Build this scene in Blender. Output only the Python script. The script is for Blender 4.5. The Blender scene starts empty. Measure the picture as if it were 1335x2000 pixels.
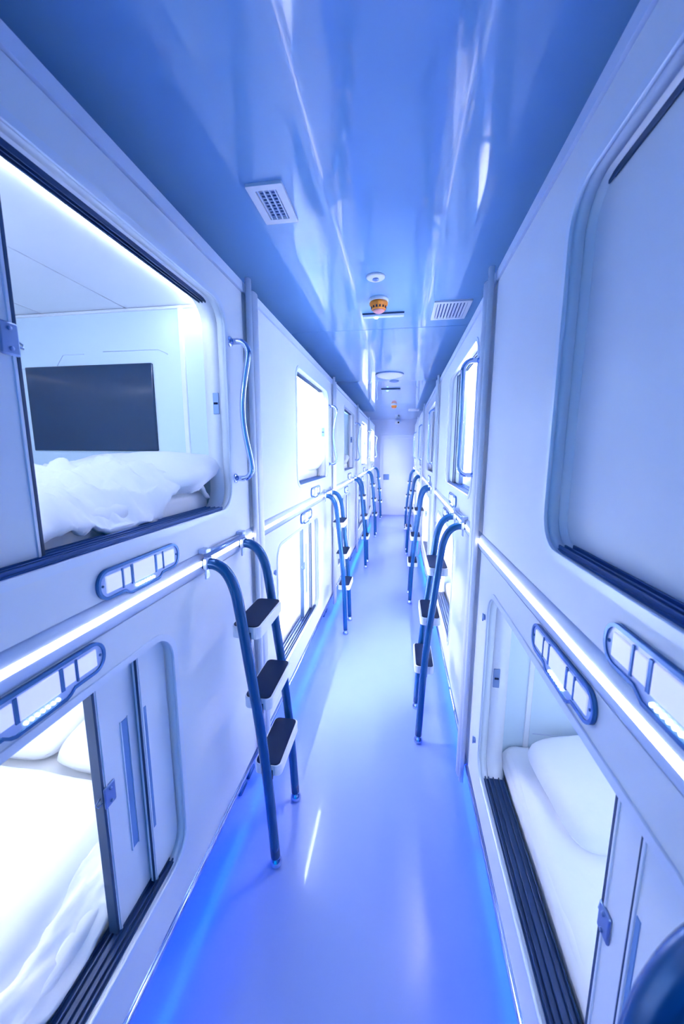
import bpy, bmesh, math, random
from mathutils import Vector, Matrix, noise

# ------------------------------------------------------------------ camera, world, exposure
SC = bpy.context.scene
C = SC.collection
SC.view_settings.view_transform = 'Standard'
SC.view_settings.look = 'None'
SC.view_settings.gamma = 1.0
SC.view_settings.exposure = 0.05
SC.view_settings.use_curve_mapping = False

XL, XR = -0.673, 0.358            # front faces of the left and right capsule rows
ZC = 2.574                        # ceiling height
PER = 2.071                       # length of one capsule
U0 = {'L': -0.474, 'R': -0.427}   # near end of the nearest capsule of each row
YF = 10.29                        # end wall

cam_d = bpy.data.cameras.new('camera')
cam = bpy.data.objects.new('camera', cam_d); C.objects.link(cam)
F = Vector((-0.1505, 0.9760, -0.1573)).normalized()
R = Vector((0.9883, 0.1524, 0.003)); R = (R - F * R.dot(F)).normalized()
U = R.cross(F).normalized()
M = Matrix((R, U, -F)).transposed().to_4x4()
M.translation = Vector((0, 0, 1.693))
cam.matrix_world = M
cam_d.sensor_fit = 'HORIZONTAL'; cam_d.sensor_width = 24.0
cam_d.lens = 24.0 * 726.4 / 1335.0
cam_d.clip_start = 0.01
cam_d.dof.use_dof = True; cam_d.dof.focus_distance = 2.0; cam_d.dof.aperture_fstop = 4.5
SC.camera = cam

WORLD = (0.0, 0.42, 1.0); WORLD_S = 0.9
BELT = (1.0, 0.95, 1.0); BELT_S = 6.0
GLOW = (0.0, 0.17, 1.0); GLOW_S = 16.0
LAMP_U = (0.72, 0.80, 1.0); LAMP_U_S = 25.0      # nearest open capsules
LAMP_M = (0.80, 0.92, 1.0); LAMP_M_S = 80.0
LAMP_L = (1.0, 0.97, 0.98); LAMP_L_S = 42.0      # nearest lower left capsule, far brighter
LAMP_F = (1.0, 0.92, 0.99); LAMP_F_S = 175.0
LAMP_N = (1.0, 0.92, 0.99); LAMP_N_S = 430.0     # second capsules      # capsules further down

w = bpy.data.worlds.new('world'); SC.world = w; w.use_nodes = True
w.node_tree.nodes['Background'].inputs[0].default_value = (*WORLD, 1)
w.node_tree.nodes['Background'].inputs[1].default_value = WORLD_S
try:
    SC.cycles.max_bounces = 14; SC.cycles.diffuse_bounces = 8; SC.cycles.glossy_bounces = 5
    SC.cycles.sample_clamp_indirect = 20.0
except Exception:
    pass

# ------------------------------------------------------------------ materials
def mat(name, col, rough=0.5, metal=0.0, coat=0.0, emit=None, es=0.0, trans=0.0, bump=None, var=0.0, spec=0.5, sheen=0.0):
    m = bpy.data.materials.new(name); m.use_nodes = True
    nt = m.node_tree; b = nt.nodes['Principled BSDF']
    b.inputs['Base Color'].default_value = (*col, 1)
    b.inputs['Roughness'].default_value = rough
    b.inputs['Metallic'].default_value = metal
    b.inputs['Coat Weight'].default_value = coat
    b.inputs['Coat Roughness'].default_value = 0.04
    b.inputs['Transmission Weight'].default_value = trans
    b.inputs['Specular IOR Level'].default_value = spec
    b.inputs['Sheen Weight'].default_value = sheen
    if emit:
        b.inputs['Emission Color'].default_value = (*emit, 1)
        b.inputs['Emission Strength'].default_value = es
    tc = nt.nodes.new('ShaderNodeTexCoord')
    if var:
        n = nt.nodes.new('ShaderNodeTexNoise'); n.inputs['Scale'].default_value = 3.0
        n.inputs['Detail'].default_value = 4
        r = nt.nodes.new('ShaderNodeValToRGB')
        r.color_ramp.elements[0].position = 0.3; r.color_ramp.elements[1].position = 0.7
        r.color_ramp.elements[0].color = (*[c * (1 - var) for c in col], 1)
        r.color_ramp.elements[1].color = (*col, 1)
        nt.links.new(tc.outputs['Object'], n.inputs['Vector'])
        nt.links.new(n.outputs['Fac'], r.inputs['Fac'])
        nt.links.new(r.outputs['Color'], b.inputs['Base Color'])
    if bump:
        sc_, st, di = bump
        n2 = nt.nodes.new('ShaderNodeTexNoise'); n2.inputs['Scale'].default_value = sc_; n2.inputs['Detail'].default_value = 3
        bp = nt.nodes.new('ShaderNodeBump'); bp.inputs['Strength'].default_value = st; bp.inputs['Distance'].default_value = di
        nt.links.new(tc.outputs['Object'], n2.inputs['Vector'])
        nt.links.new(n2.outputs['Fac'], bp.inputs['Height'])
        nt.links.new(bp.outputs['Normal'], b.inputs['Normal'])
    return m

M_ = {}
M_['panel'] = mat('satin_white_panel', (0.78, 0.83, 0.90), 0.38, var=0.03, spec=0.45)
M_['trim'] = mat('pale_trim', (0.66, 0.75, 0.93), 0.3, var=0.02)
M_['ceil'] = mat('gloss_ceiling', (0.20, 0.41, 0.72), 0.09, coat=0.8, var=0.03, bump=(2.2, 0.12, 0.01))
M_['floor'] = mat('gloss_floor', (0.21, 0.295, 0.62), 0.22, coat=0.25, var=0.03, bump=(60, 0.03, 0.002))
M_['wall'] = mat('painted_wall', (0.68, 0.75, 0.94), 0.5, var=0.02)
M_['inner'] = mat('capsule_lining', (0.72, 0.85, 0.94), 0.22, coat=0.5, var=0.02)
M_['innerw'] = mat('capsule_white', (0.88, 0.90, 0.95), 0.4, var=0.02)
M_['jamb'] = mat('white_jamb', (0.88, 0.90, 0.95), 0.3, var=0.02)
M_['rim'] = mat('brushed_rim', (0.76, 0.83, 0.94), 0.30, metal=0.15, var=0.04)
M_['chrome'] = mat('chrome', (0.52, 0.62, 0.85), 0.10, metal=1.0, var=0.03)
M_['steel'] = mat('steel_plate', (0.22, 0.33, 0.58), 0.32, metal=0.7, var=0.08)
M_['tube'] = mat('blue_steel_tube', (0.008, 0.10, 0.30), 0.24, metal=0.35, var=0.12, spec=0.6)
M_['black'] = mat('black_rubber', (0.002, 0.014, 0.06), 0.6, bump=(120, 0.2, 0.001), spec=0.15)
M_['track'] = mat('dark_track', (0.012, 0.045, 0.15), 0.35, metal=0.2, var=0.1)
M_['trackb'] = mat('upper_sill_track', (0.03, 0.10, 0.32), 0.35, metal=0.2, var=0.1)
M_['seal'] = mat('dark_seal', (0.015, 0.05, 0.14), 0.5, var=0.1)
M_['door'] = mat('sliding_door_panel', (0.74, 0.81, 0.91), 0.42, var=0.03)
M_['groove'] = mat('grip_groove', (0.12, 0.27, 0.58), 0.35, var=0.05)
M_['bed'] = mat('white_cotton', (0.88, 0.90, 0.95), 0.85, bump=(9, 0.25, 0.02), spec=0.2, sheen=0.15)
M_['screen'] = mat('black_screen', (0.008, 0.035, 0.10), 0.03, spec=0.6)
M_['orange'] = mat('orange_plastic', (0.90, 0.28, 0.02), 0.35, var=0.05)
M_['pink'] = mat('pale_pink_plastic', (0.80, 0.35, 0.36), 0.4)
M_['ventdark'] = mat('vent_hollow', (0.03, 0.09, 0.28), 0.7)
M_['plate'] = mat('panel_backplate', (0.42, 0.55, 0.88), 0.25, coat=0.6)
M_['ring'] = mat('dark_blue_ring', (0.05, 0.17, 0.42), 0.25, metal=0.5, var=0.05)
M_['tile'] = mat('lit_tile', (0.6, 0.65, 0.9), 0.3, emit=(0.62, 0.66, 1.0), es=0.6)
M_['led'] = mat('led_dot', (1, 1, 1), 0.3, emit=(0.8, 1.0, 1.0), es=4.0)
M_['belt'] = mat('belt_light', (1, 1, 1), 0.4, emit=BELT, es=BELT_S)
M_['glow'] = mat('underglow', (0.3, 0.5, 1), 0.4, emit=GLOW, es=GLOW_S)
M_['lampu'] = mat('capsule_lamp', (1, 1, 1), 0.4, emit=LAMP_U, es=LAMP_U_S)
M_['lampl'] = mat('capsule_lamp_bright', (1, 1, 1), 0.4, emit=LAMP_L, es=LAMP_L_S)
M_['lampm'] = mat('capsule_lamp_mid', (1, 1, 1), 0.4, emit=LAMP_M, es=LAMP_M_S)
M_['lampn'] = mat('capsule_lamp_second', (1, 1, 1), 0.4, emit=LAMP_N, es=LAMP_N_S)
M_['lampf'] = mat('capsule_lamp_far', (1, 1, 1), 0.4, emit=LAMP_F, es=LAMP_F_S)
M_['lampx'] = mat('capsule_lamp_dim', (1, 1, 1), 0.4, emit=(0.3, 0.6, 1.0), es=3.0)
M_['green'] = mat('green_led', (0.6, 1, 0.9), 0.3, emit=(0.30, 1.0, 0.75), es=5.0)
M_['lens'] = mat('camera_lens', (0.01, 0.01, 0.02), 0.1)
M_['latch'] = mat('door_latch', (0.05, 0.14, 0.42), 0.4, metal=0.4)
M_['clear'] = mat('clear_bracket', (0.55, 0.66, 0.92), 0.15, metal=0.3)

# ------------------------------------------------------------------ mesh helpers
class G:
    """collects geometry in module coordinates (u along the corridor, w into the wall, z up)"""
    def __init__(s, side=None):
        s.bm = bmesh.new(); s.side = side; s.mi = 0
    def P(s, u, w_, z):
        if s.side == 'L': return Vector((-w_, u, z))
        if s.side == 'R': return Vector((w_, u, z))
        return Vector((u, w_, z))
    def face(s, vs, smooth=False):
        try: f = s.bm.faces.new(vs)
        except ValueError: return None
        f.material_index = s.mi; f.smooth = smooth; return f
    def box(s, u0, u1, w0, w1, z0, z1, bev=0.0, seg=2):
        v = [s.bm.verts.new(s.P(u, w_, z)) for u in (u0, u1) for w_ in (w0, w1) for z in (z0, z1)]
        fs = [s.face([v[i] for i in q]) for q in ((0,1,3,2),(4,6,7,5),(0,4,5,1),(2,3,7,6),(0,2,6,4),(1,5,7,3))]
        if bev:
            es = list({e for f in fs for e in f.edges})
            r = bmesh.ops.bevel(s.bm, geom=es, offset=bev, segments=seg, affect='EDGES', profile=0.5)
            for f in r['faces']: f.smooth = True
        return s
    def ring_loft(s, loops, closed=True, cap=True, smooth=True):
        vs = [[s.bm.verts.new(s.P(*p)) for p in lp] for lp in loops]
        n = len(vs[0])
        for a, b in zip(vs[:-1], vs[1:]):
            for i in range(n if closed else n - 1):
                j = (i + 1) % n
                s.face([a[i], a[j], b[j], b[i]], smooth)
        if cap and closed:
            s.face(list(reversed(vs[0]))); s.face(vs[-1])
        return s
    def tube(s, pts, r, n=12, cap=True):
        pts = [Vector(p) for p in pts]; loops = []
        t0 = (pts[1] - pts[0]).normalized()
        ref = Vector((0, 0, 1)) if abs(t0.z) < 0.9 else Vector((0, 1, 0))
        nrm = (ref - t0 * ref.dot(t0)).normalized()
        for i, p in enumerate(pts):
            a = pts[max(i - 1, 0)]; b = pts[min(i + 1, len(pts) - 1)]
            t = (b - a).normalized()
            nrm = (nrm - t * nrm.dot(t)).normalized()
            bn = t.cross(nrm)
            rr = r[i] if isinstance(r, (list, tuple)) else r
            loops.append([tuple(p + (nrm * math.cos(k * 2 * math.pi / n) + bn * math.sin(k * 2 * math.pi / n)) * rr) for k in range(n)])
        return s.ring_loft(loops, True, cap)
    def lathe(s, prof, c, axis='z', n=24):
        """prof = [(r, h)], axis z or w"""
        loops = []
        for r, h in prof:
            lp = []
            for k in range(n):
                a = 2 * math.pi * k / n
                if axis == 'z': lp.append((c[0] + r * math.cos(a), c[1] + r * math.sin(a), c[2] + h))
                elif axis == 'w': lp.append((c[0] + r * math.cos(a), c[1] + h, c[2] + r * math.sin(a)))
                else: lp.append((c[0] + h, c[1] + r * math.cos(a), c[2] + r * math.sin(a)))
            loops.append(lp)
        return s.ring_loft(loops)
    def holed(s, u0, u1, z0, z1, hu0, hu1, hz0, hz1, rad, w0, w1, inner=True):
        hp = rrect(hu0, hu1, hz0, hz1, rad)
        cu, cz = (hu0 + hu1) / 2, (hz0 + hz1) / 2
        # outer points: hole corners mapped to outer corners, split for straight runs
        n = len(hp); q = n // 4
        outp = []
        corners = [(u1, z1), (u0, z1), (u0, z0), (u1, z0)]
        for i, (a, b) in enumerate(hp):
            outp.append(corners[i // q])
        vo0 = {}; vo1 = {}
        def V(d, c, w_):
            if c not in d: d[c] = s.bm.verts.new(s.P(c[0], w_, c[1]))
            return d[c]
        for (wv, d, rev) in ((w0, vo0, False), (w1, vo1, True)):
            hv = [s.bm.verts.new(s.P(a, wv, b)) for a, b in hp]
            for i in range(n):
                j = (i + 1) % n
                co, cn = outp[i], outp[j]
                vs = [hv[i], hv[j], V(d, cn, wv)]
                if co != cn: vs.append(V(d, co, wv))
                s.face(vs)
            if not rev: h0 = hv
            else: h1 = hv
        if inner:
            for i in range(n):
                j = (i + 1) % n
                s.face([h0[i], h0[j], h1[j], h1[i]], True)
        for i in range(4):
            a, b = corners[i], corners[(i + 1) % 4]
            s.face([vo0[a], vo0[b], vo1[b], vo1[a]])
        return s
    def frame(s, outer, inner, w0, w1):
        """ring between two equal-length outlines"""
        a0 = [s.bm.verts.new(s.P(u, w0, z)) for u, z in outer]; a1 = [s.bm.verts.new(s.P(u, w1, z)) for u, z in outer]
        b0 = [s.bm.verts.new(s.P(u, w0, z)) for u, z in inner]; b1 = [s.bm.verts.new(s.P(u, w1, z)) for u, z in inner]
        n = len(outer)
        for i in range(n):
            j = (i + 1) % n
            s.face([a0[i], a0[j], b0[j], b0[i]]); s.face([a1[i], a1[j], b1[j], b1[i]])
            s.face([a0[i], a0[j], a1[j], a1[i]], True); s.face([b0[i], b0[j], b1[j], b1[i]], True)
        return s
    def slab(s, outline, w0, w1, smooth=True):
        s.ring_loft([[(u, w0, z) for u, z in outline], [(u, w1, z) for u, z in outline]], smooth=smooth)
        return s
    def mesh(s, name, mats):
        bmesh.ops.recalc_face_normals(s.bm, faces=s.bm.faces)
        me = bpy.data.meshes.new(name); s.bm.to_mesh(me); s.bm.free()
        for m in (mats if isinstance(mats, (list, tuple)) else [mats]): me.materials.append(M_[m])
        return me

def rrect(u0, u1, z0, z1, r, seg=8):
    pts = []
    r = min(r, (u1 - u0) / 2 - 1e-4, (z1 - z0) / 2 - 1e-4)
    for cx, cz, a0 in ((u1 - r, z1 - r, 0), (u0 + r, z1 - r, 90), (u0 + r, z0 + r, 180), (u1 - r, z0 + r, 270)):
        for k in range(seg + 1):
            a = math.radians(a0 + 90 * k / seg)
            pts.append((cx + r * math.cos(a), cz + r * math.sin(a)))
    return pts

def link(name, me, parent=None, loc=(0, 0, 0)):
    o = bpy.data.objects.new(name, me); C.objects.link(o)
    o.location = loc
    if parent: o.parent = parent
    return o
def tag(o, label=None, cat=None, group=None, kind=None):
    if label: o['label'] = label
    if cat: o['category'] = cat
    if group: o['group'] = group
    if kind: o['kind'] = kind
    return o
def thing(name, label, cat, loc=(0, 0, 0), group=None):
    o = bpy.data.objects.new(name, None); C.objects.link(o); o.location = loc; o.empty_display_size = 0.1
    return tag(o, label, cat, group)
CACHE = {}
def cached(key, fn):
    if key not in CACHE: CACHE[key] = fn()
    return CACHE[key]

# ------------------------------------------------------------------ room shell
def struct(name, x0, x1, y0, y1, z0, z1, m):
    g = G(); g.box(x0, x1, y0, y1, z0, z1)
    return tag(link(name, g.mesh(name, m)), kind='structure')
WLX, WRX = XL - 1.22, XR + 1.22
Y0 = -2.2
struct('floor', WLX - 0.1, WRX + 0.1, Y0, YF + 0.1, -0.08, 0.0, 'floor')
struct('wall_left', WLX - 0.08, WLX, Y0, YF, 0.0, ZC, 'wall')
struct('wall_right', WRX, WRX + 0.08, Y0, YF, 0.0, ZC, 'wall')
struct('wall_back', WLX, WRX, YF, YF + 0.08, 0.0, ZC, 'wall')
# ceiling: panels with thin seams
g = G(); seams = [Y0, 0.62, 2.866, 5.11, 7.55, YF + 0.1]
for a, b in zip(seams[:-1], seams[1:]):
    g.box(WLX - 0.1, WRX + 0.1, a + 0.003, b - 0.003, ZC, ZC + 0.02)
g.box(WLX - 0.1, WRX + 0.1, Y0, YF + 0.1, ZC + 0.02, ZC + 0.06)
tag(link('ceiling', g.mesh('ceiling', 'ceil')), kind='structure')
# end door
g = G()
door = tag(bpy.data.objects.new('door_1', None), kind='structure'); C.objects.link(door); door.location = (-0.055, YF, 0)
g.box(-0.455, 0.455, -0.03, 0.0, 0.0, 2.16, 0.004)
g.box(-0.40, 0.40, -0.038, -0.029, 0.03, 2.08, 0.004)
link('door_leaf', g.mesh('door_leaf', 'wall'), door)
g = G(); g.box(-0.46, 0.46, -0.033, 0.0, 2.165, 2.20, 0.003); g.box(-0.49, -0.46, -0.04, 0, 0, 2.20, 0.003); g.box(0.46, 0.49, -0.04, 0, 0, 2.20, 0.003)
link('door_frame', g.mesh('door_frame', 'trim'), door)
g = G(); g.box(-0.385, -0.23, -0.055, -0.037, 0.965, 1.12, 0.006)
lk = link('door_lock', g.mesh('door_lock', 'steel'), door); lk['label'] = 'square blue-grey lock plate'
g = G(); g.box(-0.37, -0.345, -0.07, -0.05, 0.985, 1.10, 0.004)
link('lever', g.mesh('lever', 'steel'), lk)
g = G(); g.box(-0.40, 0.40, -0.02, 0.02, 0.0, 0.018, 0.004)
th = link('threshold', g.mesh('threshold', 'seal'), door)

# ------------------------------------------------------------------ capsules
ORD = ['nearest', 'second', 'third', 'fourth', 'farthest']
SPEC = {  # opening extents (u), handle u, light panel start, open end
    ('L', 'U'): dict(o=(0.815, 1.895), panel=(1.187, 1.492)),
    ('L', 'D'): dict(o=(0.365, 1.444), panel=(0.870, 1.180)),
    ('R', 'U'): dict(o=(0.31, 1.40), panel=(0.755, 1.075)),
    ('R', 'D'): dict(o=(0.79, 1.878), panel=(1.087, 1.393)),
}
OZ = {'U': (1.468, 2.245), 'D': (0.385, 1.162)}
IZ = {'U': (1.425, 2.262), 'D': (0.335, 1.185)}       # inner floor and ceiling
LEN = PER
RAD = 0.085
def xwall(side): return XL if side == 'L' else XR

def light_panel(side, lvl, root):
    sp = SPEC[(side, lvl)]; a, b = sp['panel']
    z0, z1 = (1.354, 1.420) if lvl == 'U' else (1.202, 1.267)
    cu = (a + b) / 2
    def outline(g0):
        pts = rrect(a - g0, b + g0, z0 - g0, z1 + g0, 0.030 + g0)
        out = []
        for (u, z) in pts: out.append((u, z))
        # dense bottom run with the central bulge
        n = len(out); q = n // 4
        res = out[:3 * q]
        ul = out[3 * q - 1][0]; ur = out[3 * q][0]
        for k in range(1, 24):
            u = ul + (ur - ul) * k / 24
            d = abs(u - cu)
            t = max(0.0, min(1.0, (0.075 - d) / 0.02)); t = t * t * (3 - 2 * t)
            res.append((u, z0 - g0 - 0.013 * t))
        return res + out[3 * q:]
    def m1():
        g = G(side); g.slab(outline(0.0), -0.006, 0.002, False); return g.mesh('backplate', 'plate')
    def m2():
        g = G(side); g.frame(outline(0.004), outline(-0.003), -0.009, 0.001); return g.mesh('light_panel', 'ring')
    p = link('light_panel', cached((side, lvl, 'lp'), m2), root)
    link('backplate', cached((side, lvl, 'lpb'), m1), p)
    tiles = [(a + 0.020, a + 0.070), (a + 0.077, cu - 0.051), (cu - 0.042, cu + 0.042), (cu + 0.051, b - 0.077), (b - 0.070, b - 0.020)]
    for i, (t0, t1) in enumerate(tiles):
        def m3():
            g = G(side)
            dz = 0.004 if i == 2 else 0.0
            g.box(t0, t1, -0.0085, -0.004, z0 + 0.012 - dz, z1 - 0.012 + dz, 0.002, 1); return g.mesh('lit_tile', 'tile')
        link('lit_tile', cached((side, lvl, 'tile', i), m3), p)
    def m4():
        g = G(side)
        for k in range(7):
            u = cu - 0.033 + k * 0.011
            g.lathe([(0.0001, -0.011), (0.003, -0.0105), (0.0036, -0.007), (0.0036, -0.005)], (u, 0, z0 - 0.001), 'w', 10)
        return g.mesh('led_row', 'led')
    link('led_row', cached((side, lvl, 'led'), m4), p)
    for i, u in enumerate((a + 0.010, b - 0.010)):
        def m5():
            g = G(side); g.lathe([(0.0001, -0.0085), (0.003, -0.008), (0.003, -0.005)], (u, 0, (z0 + z1) / 2), 'w', 10)
            return g.mesh('screw', 'ring')
        link('screw', cached((side, lvl, 'scr', i), m5), p)
    for i, u in enumerate((a + 0.073, cu - 0.0465, cu + 0.0465, b - 0.073)):
        def m6():
            g = G(side); hw = 0.002 if i in (0, 3) else 0.0035
            g.box(u - hw, u + hw, -0.0088, -0.004, z0 + 0.008, z1 - 0.008)
            return g.mesh('divider', 'ring')
        link('divider', cached((side, lvl, 'div', i), m6), p)

def sliding_door(side, lvl, root, lead, end, front, label=None, grip=True, lock=True):
    """panel from its leading edge to the opening's end; front = True for the outer track"""
    z0, z1 = OZ[lvl]; z0 += 0.012; z1 -= 0.008
    w0, w1 = (0.030, 0.044) if front else (0.050, 0.064)
    s = 1 if end > lead else -1
    lo, hi = min(lead, end), max(lead, end)
    g = G(side); g.box(lo, hi, w0, w1, z0, z1, 0.002, 1)
    p = link('sliding_door', g.mesh('sliding_door', 'door'), root)
    if label: p['label'] = label
    # dark seal and pale bead along the leading edge
    g = G(side)
    a, b = sorted((lead - s * (0.005 if lock else 0.001), lead + s * 0.003))
    g.box(a, b, w0 - 0.001, w1 + (0.012 if lock else -0.008), z0, z1, 0.001, 1)
    sl = link('edge_seal', g.mesh('edge_seal', 'seal'), p)
    g = G(side); a, b = sorted((lead + s * 0.006, lead + s * 0.012)); g.box(a, b, w0 - 0.003, w0 + 0.002, z0, z1, 0.001, 1)
    link('edge_bead', g.mesh('edge_bead', 'rim'), p)
    zc = (z0 + z1) / 2
    if not lock and not grip:
        g = G(side); a, b = sorted((lead + s * 0.014, lead + s * 0.024))
        g.box(a, b, w0 - 0.0015, w0 + 0.002, zc - 0.20, zc + 0.20, 0.0005, 1)
        link('grip_groove', g.mesh('grip_groove', 'groove'), p)
    if grip:
        g = G(side)
        a, b = sorted((lead + s * 0.075, lead + s * 0.097))
        g.box(a, b, w0 - 0.0015, w0 + 0.002, zc - 0.20, zc + 0.20, 0.0005, 1)
        g2 = G(side)
        g2.box(a - 0.004, a, w0 - 0.004, w0 + 0.002, zc - 0.203, zc + 0.203, 0.001, 1)
        g2.box(b, b + 0.004, w0 - 0.004, w0 + 0.002, zc - 0.203, zc + 0.203, 0.001, 1)
        gp = link('grip_groove', g.mesh('grip_groove', 'groove'), p)
    if grip: link('grip_lip', g2.mesh('grip_lip', 'rim'), p)
    if lock:
        g = G(side)
        a, b = sorted((lead - s * 0.003, lead + s * 0.034))
        zl = z0 + 0.42
        g.box(a, b, w0 - 0.006, w0 + 0.001, zl - 0.03, zl + 0.03, 0.004, 2)
        for zz in (zl - 0.018, zl + 0.018):
            g.lathe([(0.0001, -0.0095), (0.004, -0.009), (0.004, -0.005)], ((a + b) / 2, w0, zz), 'w', 10)
        g.tube([(lead, w0 + 0.002, zl - 0.008), (lead - s * 0.016, w0 + 0.004, zl - 0.010), (lead - s * 0.020, w0 + 0.008, zl - 0.002), (lead - s * 0.004, w0 + 0.008, zl + 0.004)], 0.0022, 6)
        link('lock_plate', g.mesh('lock_plate', 'steel'), p)
    return p

def capsule(side, lvl, k, label, lamp):
    sp = SPEC[(side, lvl)]; o0, o1 = sp['o']; z0, z1 = OZ[lvl]; f0, f1 = IZ[lvl]
    y = U0[side] + PER * k
    root = thing('sleeping_capsule', label, 'sleeping capsule', (xwall(side), y, 0.0 if lvl == 'D' else 0.0),
                 'sleeping capsules along the corridor')
    key = (side, lvl)
    pz0, pz1 = (1.351, 2.352) if lvl == 'U' else (0.226, 1.272)
    def m():
        g = G(side); g.holed(0.004, LEN - 0.004, pz0, pz1, o0, o1, z0, z1, RAD, 0.0, 0.030)
        return g.mesh('front_panel', 'panel')
    link('front_panel', cached(key + ('fp',), m), root)
    def m():
        g = G(side); e = 0.015
        g.frame(rrect(o0 - e, o1 + e, z0 - e, z1 + e, RAD + e), rrect(o0 + 0.004, o1 - 0.004, z0 + 0.004, z1 - 0.004, RAD - 0.004), -0.005, 0.004)
        return g.mesh('opening_rim', 'rim')
    link('opening_rim', cached(key + ('rim',), m), root)
    def m():
        g = G(side)
        g.holed(0.006, LEN - 0.006, f0 - 0.02, f1 + 0.02, o0 - 0.001, o1 + 0.001, z0 - 0.001, z1 + 0.001, RAD, 0.031, 0.092)
        return g.mesh('jamb', 'jamb')
    link('jamb', cached(key + ('jamb',), m), root)
    # lining: end walls, back, ceiling, floor
    def m():
        g = G(side); g.mi = 0
        g.box(0.006, 0.14, 0.094, 1.10, f0, f1)
        return g.mesh('end_wall', 'inner')
    link('end_wall', cached(key + ('ew',), m), root)
    def m():
        g = G(side); g.box(1.925, LEN - 0.006, 0.094, 1.10, f0, f1)
        return g.mesh('end_wall', 'inner')
    fw = link('end_wall', cached(key + ('ew2',), m), root)
    def m():
        g = G(side)
        g.box(0.006, LEN - 0.006, 1.10, 1.14, f0 - 0.02, f1 + 0.02)
        g.box(0.006, LEN - 0.006, 0.094, 1.099, f0 - 0.025, f0 - 0.001)
        return g.mesh('rear_wall', 'inner')
    link('rear_wall', cached(key + ('rw',), m), root)
    def m():
        g = G(side)
        ws = [0.118, 0.43, 0.82, 1.099]
        for a, b in zip(ws[:-1], ws[1:]): g.box(0.142, 1.923, a + 0.003, b - 0.003, f1 + 0.0, f1 + 0.012)
        g.box(0.006, LEN - 0.006, 0.094, 1.099, f1 + 0.013, f1 + 0.022)
        return g.mesh('inner_ceiling', 'innerw')
    link('inner_ceiling', cached(key + ('ic',), m), root)
    # lamp strip at the front edge of the inner ceiling
    def m():
        g = G(side); wl = 0.097 if lvl == 'U' else 0.42
        g.box(0.16, 1.905, wl, wl + (0.018 if lvl == 'U' else 0.009), f1 - 0.008, f1 + 0.004)
        return g.mesh('lamp_strip', lamp)
    link('lamp_strip', cached(key + ('ls', lamp), m), root)
    # second lamp across the near end wall
    def m():
        g = G(side); g.box(0.141, 0.155, 0.30, 1.00, f1 - 0.030, f1 - 0.012)
        return g.mesh('lamp_strip', lamp)
    link('lamp_strip', cached(key + ('ls2', lamp), m), root)
    # white corner strip and moulding lines on the far end wall
    def m():
        g = G(side)
        g.box(1.918, 1.927, 0.185, 0.205, f0, f1, 0.002, 1)
        g.box(1.917, 1.927, 0.10, 1.09, f1 - 0.012, f1 - 0.002, 0.002, 1)
        return g.mesh('corner_strip', 'innerw')
    link('corner_strip', cached(key + ('cs',), m), root)
    zf, zl_ = f1 - 0.16, f0 + 0.20
    for i, pts in enumerate(([(1.924, 0.26, zf - 0.02), (1.924, 0.30, zf), (1.924, 0.55, zf)],
                             [(1.924, 0.22, zl_), (1.924, 0.40, zl_), (1.924, 0.43, zl_ + 0.02), (1.924, 0.70, zl_ + 0.02)],
                             [(1.924, 0.95, zl_ + 0.42), (1.924, 0.78, zl_ + 0.42), (1.924, 0.74, zl_ + 0.47), (1.924, 0.64, zl_ + 0.47)])):
        def m():
            g = G(side); g.tube(pts, 0.0015, 5)
            return g.mesh('moulding_line', 'trim')
        link('moulding_line', cached(key + ('ml', i), m), fw)
    # ribbed sliding tracks top and bottom
    def m():
        g = G(side)
        a, b = o0 + 0.052, o1 - 0.052
        g.box(a, b, 0.012, 0.088, z0 - 0.002, z0 + 0.005)
        for wv in (0.016, 0.029, 0.047, 0.068, 0.085): g.box(a, b, wv, wv + 0.004, z0 + 0.004, z0 + 0.013, 0.001, 1)
        return g.mesh('lower_track', 'track' if lvl == 'D' else 'trackb')
    link('lower_track', cached(key + ('lt',), m), root)
    def m():
        g = G(side)
        a, b = o0 + 0.05, o1 - 0.05
        g.box(a, b, 0.044, 0.072, z1 - 0.004, z1 + 0.001)
        for wv in (0.044, 0.056, 0.068): g.box(a, b, wv, wv + 0.004, z1 - 0.012, z1 - 0.003, 0.001, 1)
        return g.mesh('upper_track', 'track')
    link('upper_track', cached(key + ('ut',), m), root)
    # strike plate on the far/near jamb
    sfar = (side, lvl) in (('L', 'U'), ('R', 'D'))
    def m():
        g = G(side)
        us = (o1 - 0.004, o1 + 0.002) if sfar else (o0 - 0.002, o0 + 0.004)
        zz = z0 + 0.415
        g.box(us[0], us[1], 0.036, 0.060, zz - 0.04, zz + 0.04, 0.001, 1)
        return g.mesh('strike_plate', 'steel')
    st = link('strike_plate', cached(key + ('sp',), m), root)
    def m():
        g = G(side)
        us = (o1 - 0.006, o1 - 0.002) if sfar else (o0 + 0.002, o0 + 0.006)
        zz = z0 + 0.415
        g.box(us[0], us[1], 0.040, 0.056, zz - 0.004, zz + 0.004)
        return g.mesh('strike_slot', 'black')
    link('strike_slot', cached(key + ('ss',), m), st)
    light_panel(side, lvl, root)
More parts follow.
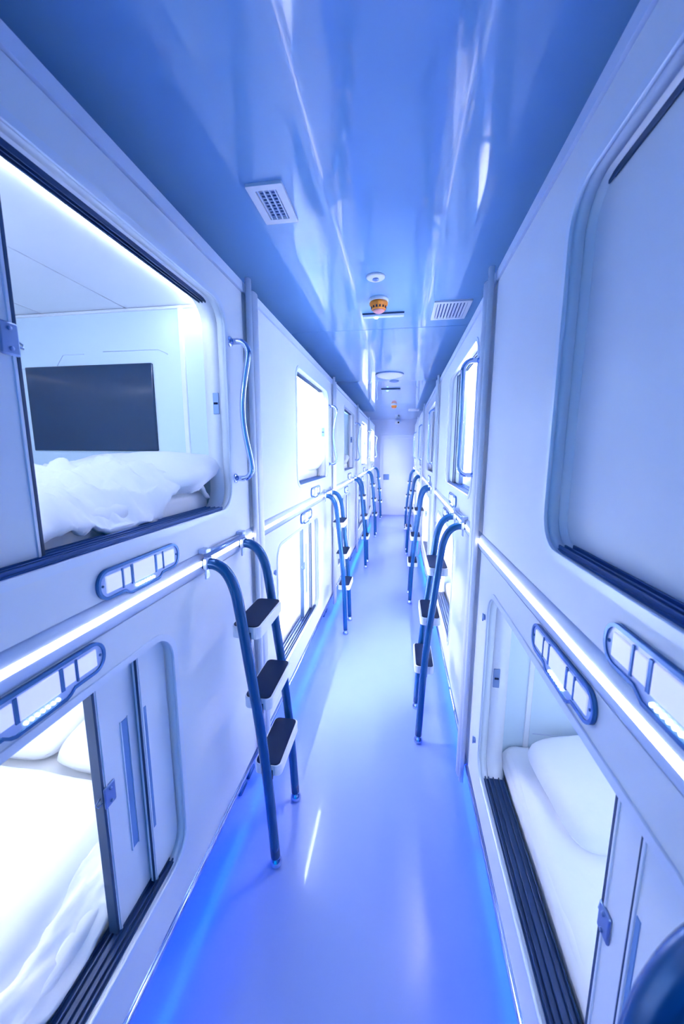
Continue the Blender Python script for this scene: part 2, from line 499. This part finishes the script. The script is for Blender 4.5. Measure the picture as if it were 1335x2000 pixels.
    if lvl == 'U':
        def m():
            g = G(side)
            g.ring_loft([[(u, -0.007, 2.357), (u, -0.005, 2.396), (u, 0.02, 2.402), (u, 0.06, 2.402), (u, 0.06, 2.357)] for u in (0.003, LEN - 0.003)], smooth=False)
            return g.mesh('top_trim', 'trim')
        link('top_trim', cached(key + ('tt',), m), root)
        def m():
            g = G(side); g.box(0.004, LEN - 0.004, 0.03, 1.14, f1 + 0.024, 2.396)
            return g.mesh('roof', 'panel')
        link('roof', cached(key + ('roof',), m), root)
        # belt moulding with its light strip
        def m():
            g = G(side); n = 8; prof = []
            for t in range(n + 1):
                a = math.pi * t / n
                prof.append((-0.012 * math.sin(a) ** 0.6 if 0 < t < n else 0.0, 1.275 + 0.073 * t / n))
            g.ring_loft([[(u, a, z) for a, z in prof] + [(u, 0.03, 1.348), (u, 0.03, 1.275)] for u in (0.002, LEN - 0.002)])
            return g.mesh('belt_moulding', 'trim')
        bl = link('belt_moulding', cached(key + ('belt',), m), root)
        def m():
            g = G(side); g.box(0.004, LEN - 0.004, -0.0135, -0.008, 1.3085, 1.3245, 0.001, 1)
            return g.mesh('belt_light', 'belt')
        x = link('belt_light', cached(key + ('bl',), m), bl); x['label'] = 'glowing white light strip'
        # grab bar
        def m():
            g = G(side)
            u = 1.934 if side == 'L' else 0.262
            d = 1 if side == 'L' else -1
            za, zb = 1.587, 2.122
            pts = [(u, -0.004, zb), (u, -0.035, zb)]
            for t in range(1, 7):
                a = math.pi / 2 * t / 6
                pts.append((u, -0.035 - 0.040 * math.sin(a), zb - 0.045 + 0.045 * math.cos(a)))
            n = 16; zs, ze = zb - 0.045, za + 0.045
            for t in range(1, n):
                f = t / n; z = zs + (ze - zs) * f
                pts.append((u - 0.004 * math.sin(math.pi * f), -0.075 + (0.030 if side == 'L' else 0.0) * math.sin(math.pi * f) ** 1.3, z))
            for t in range(0, 7):
                a = math.pi / 2 * t / 6
                pts.append((u, -0.035 - 0.040 * math.cos(a), za + 0.045 - 0.045 * math.sin(a)))
            pts += [(u, -0.004, za)]
            g.tube(pts, 0.0115, 14)
            for z in (za, zb): g.lathe([(0.0001, -0.006), (0.018, -0.006), (0.020, -0.003), (0.020, 0.0)], (u, 0, z), 'w', 20)
            return g.mesh('grab_bar', 'chrome')
        link('grab_bar', cached(key + ('gb',), m), root)
    else:
        def m():
            g = G(side); g.box(0.004, LEN - 0.004, 0.0, 1.14, 0.225, 0.30)
            g.box(0.006, LEN - 0.006, 0.03, 0.09, 0.29, f0 - 0.021)
            return g.mesh('base_frame', 'panel')
        g0 = None
        def m():
            g = G(side); g.box(0.006, LEN - 0.006, 0.032, 1.14, 0.226, f0 - 0.026)
            return g.mesh('base_frame', 'panel')
        link('base_frame', cached(key + ('bf',), m), root)
        def m():
            g = G(side); g.tube([(0.003, -0.001, 0.210), (LEN - 0.003, -0.001, 0.210)], 0.011, 14)
            g.box(0.004, LEN - 0.004, 0.0, 0.03, 0.200, 0.2245)
            return g.mesh('chrome_sill', 'chrome')
        link('chrome_sill', cached(key + ('sill',), m), root)
        def m():
            g = G(side); g.box(0.03, LEN - 0.03, 0.055, 0.085, 0.214, 0.2255)
            return g.mesh('underglow_strip', 'glow')
        x = link('underglow_strip', cached(key + ('ug',), m), root); x['label'] = 'blue light strip under the capsule'
        for i, (u, wv) in enumerate(((0.05, 0.10), (LEN - 0.05, 0.10), (0.05, 0.95), (LEN - 0.05, 0.95))):
            def m():
                g = G(side)
                g.box(u - 0.025, u + 0.025, wv - 0.025, wv + 0.025, 0.03, 0.2255, 0.003, 1)
                g.box(u - 0.04, u + 0.04, wv - 0.04, wv + 0.04, 0.0, 0.03, 0.006, 1)
                return g.mesh('foot', 'tube')
            link('foot', cached(key + ('ft', i), m), root)
        def m():
            g = G(side)
            us = (0.31,) if side == 'L' else (1.925, 1.955)
            for i, u in enumerate(us):
                zz = 1.035 if i == 0 else 0.45
                g.lathe([(0.0001, -0.010), (0.009, -0.010), (0.012, -0.006), (0.012, 0.0)], (u, 0, zz), 'w', 16)
                g.box(u - 0.004, u + 0.004, -0.011, -0.006, zz - 0.016, zz + 0.016, 0.001, 1)
            return g.mesh('wall_stud', 'steel')
        link('wall_stud', cached(key + ('stud',), m), root)
    if side == 'L' and lvl == 'U':
        def m():
            g = G(side); g.box(1.915, 1.928, 0.33, 0.925, 1.698, 2.050, 0.003, 1)
            return g.mesh('screen', 'screen')
        x = link('television_screen', cached(key + ('tv',), m), root); x['label'] = 'dark glossy screen set in the end wall'
    return root

CAPS = {}
LBL = {
 ('L','U',0): 'upper left capsule nearest the camera, open with rumpled duvet and wall screen',
 ('L','D',0): 'lower left capsule nearest the camera, brightly lit with partly slid door',
 ('R','U',0): 'upper right capsule nearest the camera, its sliding door fully closed',
 ('R','D',0): 'lower right capsule nearest the camera, open showing pillows and ribbed track',
}
WHO = {1: 'second', 2: 'third', 3: 'fourth', 4: 'farthest'}
for side in 'LR':
    for lvl in 'UD':
        for k in range(5):
            sn = 'left' if side == 'L' else 'right'; ln = 'upper' if lvl == 'U' else 'lower'
            lab = LBL.get((side, lvl, k)) or {
                1: f'second {ln} {sn} capsule from the camera, white panel with rounded opening' + (' and chrome grab bar' if lvl == 'U' else ''),
                2: f'third {ln} {sn} white capsule, just beyond the second joint strip',
                3: f'fourth {ln} {sn} white capsule counted from the camera',
                4: f'farthest {ln} {sn} white capsule, last before the end door'}[k]
            lamp = 'lampf' if k else ('lampl' if (side, lvl) == ('L', 'D') else 'lampu')
            if k == 1: lamp = 'lampn'
            if (side, lvl, k) == ('L', 'U', 2): lamp = 'lampx'
            if (side, lvl, k) == ('L', 'U', 1): lamp = 'lampm'
            CAPS[(side, lvl, k)] = capsule(side, lvl, k, lab, lamp)

# sliding doors (each capsule its own state)
def doors(side, lvl, k, leads, end, **kw):
    root = CAPS[(side, lvl, k)]
    for i, ld in enumerate(leads):
        sliding_door(side, lvl, root, ld, end, i == 1, grip=True, lock=(i == 0), **kw)
o = SPEC[('L', 'U')]['o']
doors('L', 'U', 0, [1.116], o[0] + 0.003)
sliding_door('L', 'U', CAPS[('L', 'U', 0)], 1.000, o[0] + 0.003, True, grip=False, lock=False)
o = SPEC[('L', 'D')]['o']
for k, l1 in ((0, 1.195), (1, 1.12), (2, 1.12), (3, 1.05), (4, 1.1)):
    sliding_door('L', 'D', CAPS[('L', 'D', k)], l1, o[1] - 0.003, False)
    sliding_door('L', 'D', CAPS[('L', 'D', k)], min(max(l1 + 0.125, 1.31), 1.35), o[1] - 0.003, True, grip=False, lock=False)
o = SPEC[('R', 'U')]['o']
sliding_door('R', 'U', CAPS[('R', 'U', 0)], o[0] + 0.012, o[1] - 0.003, False, grip=False)
for k, l1 in ((1, 1.04), (2, 0.98), (3, 1.02), (4, 1.0)):
    sliding_door('R', 'U', CAPS[('R', 'U', k)], l1, o[1] - 0.003, False)
    sliding_door('R', 'U', CAPS[('R', 'U', k)], l1 + 0.17, o[1] - 0.003, True, grip=False, lock=False)
o = SPEC[('R', 'D')]['o']
sliding_door('R', 'D', CAPS[('R', 'D', 0)], 1.085, o[0] + 0.003, False)
sliding_door('R', 'D', CAPS[('R', 'D', 0)], 0.985, o[0] + 0.003, True, grip=False, lock=False)
for k in (1, 2, 3, 4):
    sliding_door('R', 'D', CAPS[('R', 'D', k)], 1.0, o[0] + 0.003, False)

# ------------------------------------------------------------------ joint strips between capsules
for side in 'LR':
    for k in range(1, 5):
        def m():
            g = G(side)
            def prof(u0_, u1_, d, n=5):
                p = [(u0_, 0.004)]
                for t in range(n + 1):
                    a = math.pi * t / n
                    p.append((u0_ + (u1_ - u0_) * (0.5 - 0.5 * math.cos(a)) , -d * (0.55 + 0.45 * math.sin(a))))
                return p + [(u1_, 0.004)]
            for a, b, d, zt in ((0.002, 0.030, 0.016, 2.412), (0.031, 0.092, 0.022, 2.372)):
                g.ring_loft([[(u, wv, z) for u, wv in prof(a, b, d)] for z in (0.115, zt)])
            return g.mesh('joint_strip', 'jamb')
        o_ = link('joint_strip', cached((side, 'joint'), m), None, (xwall(side) + (0.0055 if side == 'L' else -0.0055) * 0 + (0.018 if side == 'L' else -0.018), U0[side] + PER * k, 0))
        sn = 'left' if side == 'L' else 'right'
        lab = ['', f'pale vertical joint strip on the {sn}, tallest and nearest the camera',
               f'pale vertical joint strip on the {sn}, second from the camera',
               f'pale vertical joint strip on the {sn}, third from the camera',
               f'pale vertical joint strip on the {sn}, last before the end door'][k]
        tag(o_, lab, 'cover strip', 'joint strips between capsules')

# ------------------------------------------------------------------ ladders
LP = [(0.004, 1.312), (0.040, 1.313), (0.066, 1.305), (0.088, 1.287), (0.105, 1.258), (0.117, 1.222), (0.125, 1.18), (0.138, 1.06), (0.156, 0.88), (0.174, 0.70), (0.195, 0.40), (0.2075, 0.045)]
def path_w(z):
    for (w0, z0), (w1, z1) in zip(LP[5:-1], LP[6:]):
        if z1 <= z <= z0: return w0 + (w1 - w0) * (z0 - z) / (z0 - z1)
    return 0.14
def smooth_path(pts, n=4):
    out = []
    P = [Vector(p) for p in pts]
    for i in range(len(P) - 1):
        p0 = P[max(i - 1, 0)]; p1 = P[i]; p2 = P[i + 1]; p3 = P[min(i + 2, len(P) - 1)]
        for k in range(n):
            t = k / n
            out.append(0.5 * ((2 * p1) + (p2 - p0) * t + (2 * p0 - 5 * p1 + 4 * p2 - p3) * t * t + (3 * p1 - p0 - 3 * p2 + p3) * t ** 3))
    out.append(P[-1]); return out
def ladder(side, y, label, shear=0.0, half=0.15):
    root = thing('bunk_ladder', label, 'ladder', (xwall(side), y, 0), 'tubular ladders to the upper capsules')
    sh = lambda z: shear * (1.312 - z) / 1.312
    key = ('lad', side, shear, half)
    for s in (-1, 1):
        def m():
            g = G(side)
            g.tube([(s * half + sh(p.y), -p.x, p.y) for p in [Vector((q[0], q[1])) for q in smooth_path([(a, b) for a, b in LP])]], 0.0195, 14)
            return g.mesh('side_rail', 'tube')
        r = link('side_rail', cached(key + ('r', s), m), root)
        def m():
            g = G(side)
            g.lathe([(0.0001, 0.0), (0.019, 0.0), (0.024, 0.004), (0.0255, 0.012), (0.024, 0.020), (0.018, 0.031), (0.014, 0.036), (0.014, 0.05)], (s * half + sh(0.0), -0.2085, 0.0), 'z', 20)
            return g.mesh('foot_cap', 'chrome')
        x = link('foot_cap', cached(key + ('f', s), m), r); x['label'] = 'round chrome foot'
    for i, z in enumerate((1.055, 0.762, 0.462)):
        wc = path_w(z)
        uc = sh(z)
        def m():
            g = G(side)
            u0_, u1_ = uc - half + 0.017, uc + half - 0.017
            ol = rr2(u0_, u1_, wc - 0.058, wc + 0.052, 0.022)
            g.ring_loft([[(a, -b, zz) for a, b in ol] for zz in (z - 0.030, z + 0.014)], smooth=False)
            return g.mesh('step', 'jamb')
        st = link('step', cached(key + ('s', i), m), root)
        def m():
            g = G(side)
            u0_, u1_ = uc - half + 0.021, uc + half - 0.021
            ol = rr2(u0_, u1_, wc - 0.053, wc + 0.044, 0.018)
            g.ring_loft([[(a, -b, zz) for a, b in ol] for zz in (z + 0.013, z + 0.0175)], smooth=False)
            return g.mesh('tread_pad', 'black')
        x = link('tread_pad', cached(key + ('p', i), m), st); x['label'] = 'dark non-slip pad'
        def m():
            g = G(side)
            for s in (-1, 1):
                u = uc + s * (half - 0.016)
                g.box(u - 0.004, u + 0.004, -wc - 0.02, -wc + 0.02, z - 0.045, z - 0.005, 0.001, 1)
            return g.mesh('step_bracket', 'track')
        link('step_bracket', cached(key + ('b', i), m), st)
    def m():
        g = G(side)
        g.tube([(-half - 0.005, -0.022, 1.343), (half + 0.005, -0.022, 1.343)], 0.009, 12)
        return g.mesh('hook_bar', 'steel')
    link('hook_bar', cached(key + ('hb',), m), root)
    for s in (-1, 1):
        def m():
            g = G(side)
            g.box(s * half - 0.022, s * half + 0.018, -0.034, -0.0175, 1.296, 1.336, 0.003, 1)
            g.box(s * half - 0.018, s * half + 0.018, -0.030, -0.0005, 1.350, 1.366, 0.003, 1)
            g.box(s * half - 0.014, s * half + 0.014, -0.024, -0.0175, 1.258, 1.30, 0.003, 1)
            return g.mesh('wall_bracket', 'clear')
        link('wall_bracket', cached(key + ('wb', s), m), root)
    return root
def rr2(a, b, c, d, r): return rrect(a, b, c, d, r, 4)
for k in range(5):
    y = U0['L'] + PER * k + (1.783 if k == 0 else 1.795)
    lab = ['blue tubular ladder on the left, closest to the camera', 'second blue ladder from the camera on the left',
           'third blue ladder from the camera on the left', 'fourth blue ladder from the camera on the left',
           'farthest left ladder, silhouetted beside the end door'][k]
    ladder('L', y, lab, 0.085 if k == 0 else 0.01)
for k in range(5):
    y = U0['R'] + PER * k + (0.505 if k else 0.569)
    lab = ['dark blurred ladder bend cut off at the bottom right corner', 'first complete blue ladder on the right, closest to camera',
           'second complete blue ladder on the right', 'third complete blue ladder on the right, in the distance',
           'farthest right ladder near the end door'][k]
    ladder('R', y, lab, 0.015)

# ------------------------------------------------------------------ ceiling fittings
def zt(name, label, cat, x, y, group=None): return thing(name, label, cat, (x, y, ZC), group)
v = zt('ceiling_vent', 'large square air vent with grid grille on the left of the ceiling', 'vent', -0.472, 1.43)
g = G(); g.frame(rrect(-0.0635, 0.0635, -0.105, 0.105, 0.004, 3), rrect(-0.036, 0.036, -0.078, 0.078, 0.003, 3), 0, 0)
def flat_frame(ax, ay, bx, by, z0, z1, m, name, parent, r=0.004):
    g = G(); a = rrect(-ax, ax, -ay, ay, r, 3); b = rrect(-bx, bx, -by, by, 0.003, 3)
    vs = [[g.bm.verts.new((p[0], p[1], z)) for p in q] for q in (a, b) for z in (z0, z1)]
    n = len(a)
    for i in range(n):
        j = (i + 1) % n
        g.face([vs[0][i], vs[0][j], vs[2][j], vs[2][i]]); g.face([vs[1][i], vs[1][j], vs[3][j], vs[3][i]])
        g.face([vs[0][i], vs[0][j], vs[1][j], vs[1][i]]); g.face([vs[2][i], vs[2][j], vs[3][j], vs[3][i]])
    return link(name, g.mesh(name, m), parent)
g.bm.free()
flat_frame(0.0635, 0.105, 0.037, 0.079, -0.010, 0.0, 'jamb', 'vent_frame', v)
g = G(); g.box(-0.037, 0.037, -0.079, 0.079, -0.0012, 0.0); link('vent_duct', g.mesh('vent_duct', 'ventdark'), v)
g = G()
for i in range(4): x = -0.030 + i * 0.020; g.box(x - 0.0022, x + 0.0022, -0.079, 0.079, -0.009, -0.002)
for i in range(9): y = -0.068 + i * 0.017; g.box(-0.037, 0.037, y - 0.0011, y + 0.0011, -0.006, -0.002)
link('grille', g.mesh('grille', 'trim'), v)
for (x, y, lab) in ((0.283, 2.553, 'slatted air vent on the right of the ceiling'), (0.25, 8.05, 'small distant slatted vent near the end door')):
    v = zt('slatted_vent', lab, 'vent', x, y, 'slatted ceiling vents')
    flat_frame(0.108, 0.150, 0.088, 0.125, -0.010, 0.0, 'jamb', 'vent_frame', v)
    g = G(); g.box(-0.088, 0.088, -0.125, 0.125, -0.0012, 0.0); link('vent_duct', g.mesh('vent_duct', 'ventdark'), v)
    g = G()
    for i in range(9): xx = -0.078 + i * 0.0195; g.box(xx - 0.0058, xx + 0.0058, -0.125, 0.125, -0.009, -0.003)
    link('slats', g.mesh('slats', 'jamb'), v)
v = zt('ceiling_speaker', 'small round white disc on the ceiling in front of orange detector', 'speaker', -0.147, 2.047)
g = G(); g.lathe([(0.047, 0.0), (0.047, -0.006), (0.040, -0.011), (0.024, -0.012)], (0, 0, 0), 'z', 32); link('disc', g.mesh('disc', 'jamb'), v)
g = G(); g.lathe([(0.016, -0.010), (0.016, -0.017), (0.008, -0.020), (0.0001, -0.020)], (0, 0, 0), 'z', 20); link('center_cap', g.mesh('center_cap', 'steel'), v)
for (x, y, lab) in ((-0.147, 2.33, 'orange smoke detector hanging from the ceiling, nearest one'), (-0.138, 7.15, 'distant small orange smoke detector near the end wall')):
    v = zt('smoke_detector', lab, 'smoke detector', x, y, 'orange smoke detectors')
    g = G(); g.lathe([(0.056, 0.0), (0.056, -0.014), (0.052, -0.018)], (0, 0, 0), 'z', 32); link('base', g.mesh('base', 'jamb'), v)
    g = G(); g.lathe([(0.050, -0.017), (0.054, -0.024), (0.052, -0.034), (0.044, -0.042), (0.042, -0.056), (0.036, -0.062)], (0, 0, 0), 'z', 32)
    link('housing', g.mesh('housing', 'orange'), v)
    g = G()
    for i in range(14):
        a = 2 * math.pi * i / 14; c_, s_ = math.cos(a), math.sin(a)
        pts = []
        for zz in (-0.043, -0.055):
            for rr in (0.041, 0.0445):
                for ww in (-0.004, 0.004): pts.append((rr * c_ - ww * s_, rr * s_ + ww * c_, zz))
        vs = [g.bm.verts.new(p) for p in pts]
        for q in ((0,1,3,2),(4,6,7,5),(0,4,5,1),(2,3,7,6),(0,2,6,4),(1,5,7,3)): g.face([vs[t] for t in q])
    x = link('sensor_slots', g.mesh('sensor_slots', 'black'), v)
    g = G(); g.lathe([(0.034, -0.061), (0.034, -0.066), (0.020, -0.074), (0.0001, -0.076)], (0, 0, 0), 'z', 24); x = link('cap', g.mesh('cap', 'pink'), v); x['label'] = 'pale pink cap'
for (x, y, lab) in ((-0.131, 2.56, 'thin ceiling box with green light just behind orange detector'), (-0.155, 5.43, 'second thin ceiling box with green light, farther away')):
    v = zt('emergency_light', lab, 'emergency light', x, y, 'emergency light boxes')
    g = G(); g.box(-0.131, 0.131, -0.018, 0.018, -0.022, 0.0, 0.004, 2); link('box', g.mesh('box', 'trim'), v)
    g = G(); g.box(-0.133, 0.133, -0.0215, -0.0175, -0.010, 0.0, 0.001, 1); link('edge', g.mesh('edge', 'track'), v)
    g = G(); g.lathe([(0.0001, -0.030), (0.010, -0.029), (0.016, -0.0225), (0.016, -0.020)], (-0.045, 0, 0), 'z', 16); link('indicator', g.mesh('indicator', 'green'), v)
v = zt('ceiling_dome', 'wide shallow white dome on the distant ceiling', 'ceiling light', -0.144, 4.45)
g = G(); g.lathe([(0.155, 0.0), (0.155, -0.010), (0.14, -0.022), (0.10, -0.034), (0.05, -0.040), (0.0001, -0.041)], (0, 0, 0), 'z', 40); link('diffuser', g.mesh('diffuser', 'jamb'), v)
g = G(); g.frame(rrect(-1, 1, -1, 1, 1, 8), rrect(-1, 1, -1, 1, 0.99, 8), 0, 0); g.bm.free()
g = G(); g.lathe([(0.157, 0.0), (0.162, 0.0), (0.162, -0.008), (0.157, -0.010)], (0, 0, 0), 'z', 40); link('ring', g.mesh('ring', 'steel'), v)
v = zt('ceiling_sensor', 'tiny round sensor on the ceiling just past the dome', 'sensor', -0.10, 4.85)
g = G(); g.lathe([(0.06, 0.0), (0.058, -0.008), (0.03, -0.018), (0.0001, -0.02)], (0, 0, 0), 'z', 24); link('cap', g.mesh('cap', 'steel'), v)
v = thing('security_camera', 'small white security camera above the end door', 'camera', (-0.10, YF, 2.50))
g = G(); g.box(-0.06, 0.06, -0.03, 0.0, -0.05, 0.05, 0.006, 2); link('bracket', g.mesh('bracket', 'jamb'), v)
g = G(); g.lathe([(0.0001, -0.115), (0.035, -0.11), (0.045, -0.085), (0.045, -0.03)], (0.02, 0, 0.0), 'w', 20)
link('body', g.mesh('body', 'jamb'), v)
g = G(); g.lathe([(0.0001, -0.125), (0.020, -0.122), (0.024, -0.109)], (0.03, 0, -0.012), 'w', 16); link('lens', g.mesh('lens', 'lens'), v)

# ------------------------------------------------------------------ bedding
def superbox(side, u0_, u1_, w0, w1, z0, z1, r=0.03, n=(30, 20), wr=0.0, seed=0, name='mattress'):
    """soft-edged box (mattress) built as a rounded slab with slight unevenness"""
    g = G(side)
    def ring(t, z, ins):
        return [(a, b, z) for a, b in rrect(u0_ + ins, u1_ - ins, w0 + ins, w1 - ins, max(r - ins, 0.01) + 0.01, 4)]
    loops = [ring(0, z0, r * 0.6), ring(0, z0 + r * 0.3, r * 0.15), ring(0, z0 + r, 0), ring(0, z1 - r, 0), ring(0, z1 - r * 0.3, r * 0.2), ring(0, z1, r * 0.9)]
    g.ring_loft(loops, smooth=True)
    return g.mesh(name, 'bed')
def ridged(p, s, o=4):
    v_ = 0; a = 1; tot = 0
    for i in range(o):
        v_ += a * (1 - abs(noise.noise(Vector(p) * s))) ** 2; tot += a; a *= 0.5; s *= 2.03
    return v_ / tot
def cloth(side, u0_, u1_, w0, w1, hf, n=(110, 70), thick=0.012, name='duvet', edge=None):
    g = G(side); nu, nw = n; vs = []
    for i in range(nu + 1):
        row = []
        for j in range(nw + 1):
            a, b = i / nu, j / nw
            p = hf(a, b, u0_ + (u1_ - u0_) * a, w0 + (w1 - w0) * b)
            row.append(g.bm.verts.new(g.P(*p)))
        vs.append(row)
    fs = []
    for i in range(nu):
        for j in range(nw): fs.append(g.face([vs[i][j], vs[i + 1][j], vs[i + 1][j + 1], vs[i][j + 1]], True))
    me = g.mesh(name, 'bed')
    return me
def add_solid(o, t):
    m = o.modifiers.new('thickness', 'SOLIDIFY'); m.thickness = t; m.offset = 0
    return o
def pillow_mesh(L, W, H, seed=0, sag=0.0, name='pillow'):
    """cushion centred at origin: length along x, width along y"""
    g = G(); n = 36; m_ = 26; top = []; bot = []
    for sgn, arr in ((1, top), (-1, bot)):
        for i in range(n + 1):
            row = []
            for j in range(m_ + 1):
                a = -1 + 2 * i / n; b = -1 + 2 * j / m_
                ea = 1 - abs(a) ** 2.6; eb = 1 - abs(b) ** 2.6
                h = (max(ea, 0) * max(eb, 0)) ** 0.34
                pin = 1 - 0.13 * abs(a) ** 5 - 0.03 * (1 - a * a)
                pin2 = 1 - 0.13 * abs(b) ** 5 - 0.03 * (1 - b * b)
                x = a * L / 2 * pin2; y = b * W / 2 * pin
                nz = noise.noise(Vector((x * 6 + seed, y * 6, seed * 1.7))) * 0.010 + ridged((x + seed, y * 1.3, 0.3), 5, 3) * 0.010 - 0.006
                z = sgn * H / 2 * h + (nz * h if sgn > 0 else 0) - sag * (a * a)
                row.append(g.bm.verts.new((x, y, z)))
            arr.append(row)
    for arr in (top, bot):
        for i in range(n):
            for j in range(m_): g.face([arr[i][j], arr[i + 1][j], arr[i + 1][j + 1], arr[i][j + 1]], True)
    bmesh.ops.remove_doubles(g.bm, verts=g.bm.verts, dist=0.0004)
    return g.mesh(name, 'bed')
def place(o, side, k, u, w_, z, rot=(0, 0, 0)):
    x = xwall(side) + (-w_ if side == 'L' else w_)
    o.location = (x, U0[side] + PER * k + u, z); o.rotation_euler = rot
    return o

SN = {'L': 'left', 'R': 'right'}; LN = {'U': 'upper', 'D': 'lower'}
MZ = {'U': (1.426, 1.545), 'D': (0.336, 0.465)}
for side in 'LR':
    for lvl in 'UD':
        for k in range(5):
            z0, z1 = MZ[lvl]
            def m(): return superbox(side, 0.15, 1.915, 0.105, 1.09, z0, z1, 0.03)
            mt = link('mattress', cached((side, lvl, 'mat'), m), None, (xwall(side), U0[side] + PER * k, 0))
            pos = ['nearest', 'second', 'third', 'fourth', 'farthest'][k]
            tag(mt, f'white mattress lying in the {pos} {LN[lvl]} {SN[side]} capsule', 'mattress', 'mattresses inside the capsules')

# pillows: one kind copied
PM = pillow_mesh(0.62, 0.40, 0.13, 1.3)
PM2 = pillow_mesh(0.60, 0.38, 0.12, 4.1)
def pillow(side, lvl, k, u, w_, z, rot, label, me=None, sc=None):
    o_ = link('pillow', me or PM); place(o_, side, k, u, w_, z, rot)
    if sc: o_.scale = sc
    tag(o_, label, 'pillow', 'white pillows'); return o_
R_ = math.radians
pillow('L', 'U', 0, 1.79, 0.33, 1.615, (R_(14), 0, R_(6)), 'white pillow against end wall below the dark screen', PM2)
pillow('L', 'D', 0, 1.725, 0.33, 0.545, (R_(9), 0, R_(-1)), 'bright white pillow in nearest lower left capsule, beside the door')
pillow('L', 'D', 0, 1.730, 0.865, 0.545, (R_(9), 0, R_(2)), 'bright white pillow in nearest lower left capsule, deeper inside', PM2, (0.76, 1, 1))
pillow('R', 'D', 0, 1.70, 0.47, 0.545, (R_(7), R_(-3), R_(10)), 'plump white pillow in lower right capsule, lying at the end wall', None, (1, 1, 1.15))
pillow('R', 'D', 0, 1.575, 0.73, 0.650, (R_(8), R_(-6), R_(9)), 'second white pillow in lower right capsule, stacked on the first', PM2, (1, 1, 1.1))
pillow('L', 'U', 1, 1.75, 0.32, 1.61, (R_(14), 0, 0), 'white pillow visible through the second upper left opening', PM2)
pillow('L', 'D', 1, 1.75, 0.45, 0.55, (R_(20), 0, 0), 'white pillow in the second lower left capsule')
pillow('L', 'U', 2, 1.75, 0.36, 1.60, (R_(14), 0, 0), 'white pillow in the third upper left capsule', PM2)
pillow('R', 'U', 1, 1.10, 0.80, 1.62, (R_(14), 0, 0), 'white pillow in the second upper right capsule')
pillow('R', 'D', 1, 1.72, 0.42, 0.55, (R_(18), 0, 0), 'white pillow in the second lower right capsule', PM2)

# rumpled duvet, nearest upper left capsule
def hf_u(a, b, u, w_):
    # b = 0 front edge, hanging towards the track
    base = 1.552 + 0.05 * math.sin(math.pi * min(1, b * 1.3)) + 0.035 * math.exp(-((u - 1.70) / 0.18) ** 2)
    fold = ridged((u * 1.0 + w_ * 0.8, w_ * 1.0 - u * 0.3, 0.7), 3.4, 5)
    n1 = noise.noise(Vector((u * 3.1, w_ * 4.0, 2.2)))
    fold2 = ridged((u * 1.6 - w_ * 0.5, w_ * 0.7 + u * 0.6, 5.1), 6.5, 3)
    z = base + (fold - 0.45) * 0.105 + (fold2 - 0.45) * 0.04 + n1 * 0.03
    edge = min(b / 0.16, 1.0)
    drop = (1 - edge) ** 1.6
    z -= drop * (0.075 + 0.03 * noise.noise(Vector((u * 5, 0.3, 0))))
    ea = min((1 - a) / 0.07, 1.0); z -= (1 - ea) ** 2 * 0.05
    ww = w_ + 0.018 * noise.noise(Vector((u * 7, w_ * 5, 9))) - 0.012 * (1 - edge)
    return (u + 0.012 * noise.noise(Vector((u * 6, w_ * 6, 4))), max(ww, 0.078), max(z, 1.484))
me = cloth('L', 0.30, 1.845, 0.080, 0.88, hf_u, (170, 90))
dv = add_solid(link('duvet', me, None, (XL, U0['L'], 0)), 0.016)
tag(dv, 'rumpled white duvet in the nearest upper left capsule, spilling to its edge', 'duvet', 'white duvets')
# bright capsule: thick folded duvet slab
def hf_d(a, b, u, w_):
    z = 0.50 + 0.045 * (1 - (1 - min(b / 0.12, 1)) ** 2) 
    z += 0.010 * noise.noise(Vector((u * 4, w_ * 5, 0.2))) + (ridged((u, w_, 4.0), 2.2, 4) - 0.5) * 0.018
    e = min(b / 0.05, 1); z -= (1 - e) ** 2 * 0.055
    ea = min((1 - a) / 0.05, 1); z -= (1 - ea) ** 2 * 0.05
    return (u, w_ + 0.02 * math.sin(u * 5), z)
me = cloth('L', 0.20, 1.50, 0.20, 1.05, hf_d, (120, 70))
dv = add_solid(link('duvet', me, None, (XL, U0['L'], 0)), 0.03)
tag(dv, 'thick smooth white duvet in the brightly lit lower left capsule', 'duvet', 'white duvets')
# crumpled sheet over the front edge of that bed
def hf_s(a, b, u, w_):
    f = ridged((u * 0.6 + w_ * 1.4, w_ * 1.2 - u * 0.5, 7.7), 4.2, 4)
    z = 0.478 + (f - 0.45) * 0.075
    e = min(b / 0.30, 1); z -= (1 - e) ** 1.5 * (0.045 + 0.05 * noise.noise(Vector((u * 3.3, 1, 1))))
    lim = 0.085 + 0.055 * max(0, math.sin((u - 0.45) * 5.5))
    return (u + 0.01 * noise.noise(Vector((u * 8, w_ * 8, 1))), lim + (w_ - 0.085) * (0.36 - lim) / (0.36 - 0.085), max(z, 0.404))
me = cloth('L', 0.40, 1.40, 0.085, 0.36, hf_s, (140, 50), name='bed_sheet')
dv = add_solid(link('bed_sheet', me, None, (XL, U0['L'], 0)), 0.004)
tag(dv, 'crumpled white sheet hanging over front edge of the lower left bed', 'sheet')
# fitted sheet with long creases, nearest lower right capsule
def hf_r(a, b, u, w_):
    z = 0.474 + (ridged((u * 0.8 - w_ * 1.6, w_ * 0.6, 3.3), 2.6, 4) - 0.5) * 0.022
    e = min(b / 0.06, 1); z -= (1 - e) ** 2 * 0.06
    return (u, w_, max(z, 0.405))
me = cloth('R', 0.30, 1.915, 0.094, 1.05, hf_r, (130, 80), name='bed_sheet')
dv = add_solid(link('bed_sheet', me, None, (XR, U0['R'], 0)), 0.004)
tag(dv, 'creased white fitted sheet on the nearest lower right bed', 'sheet')
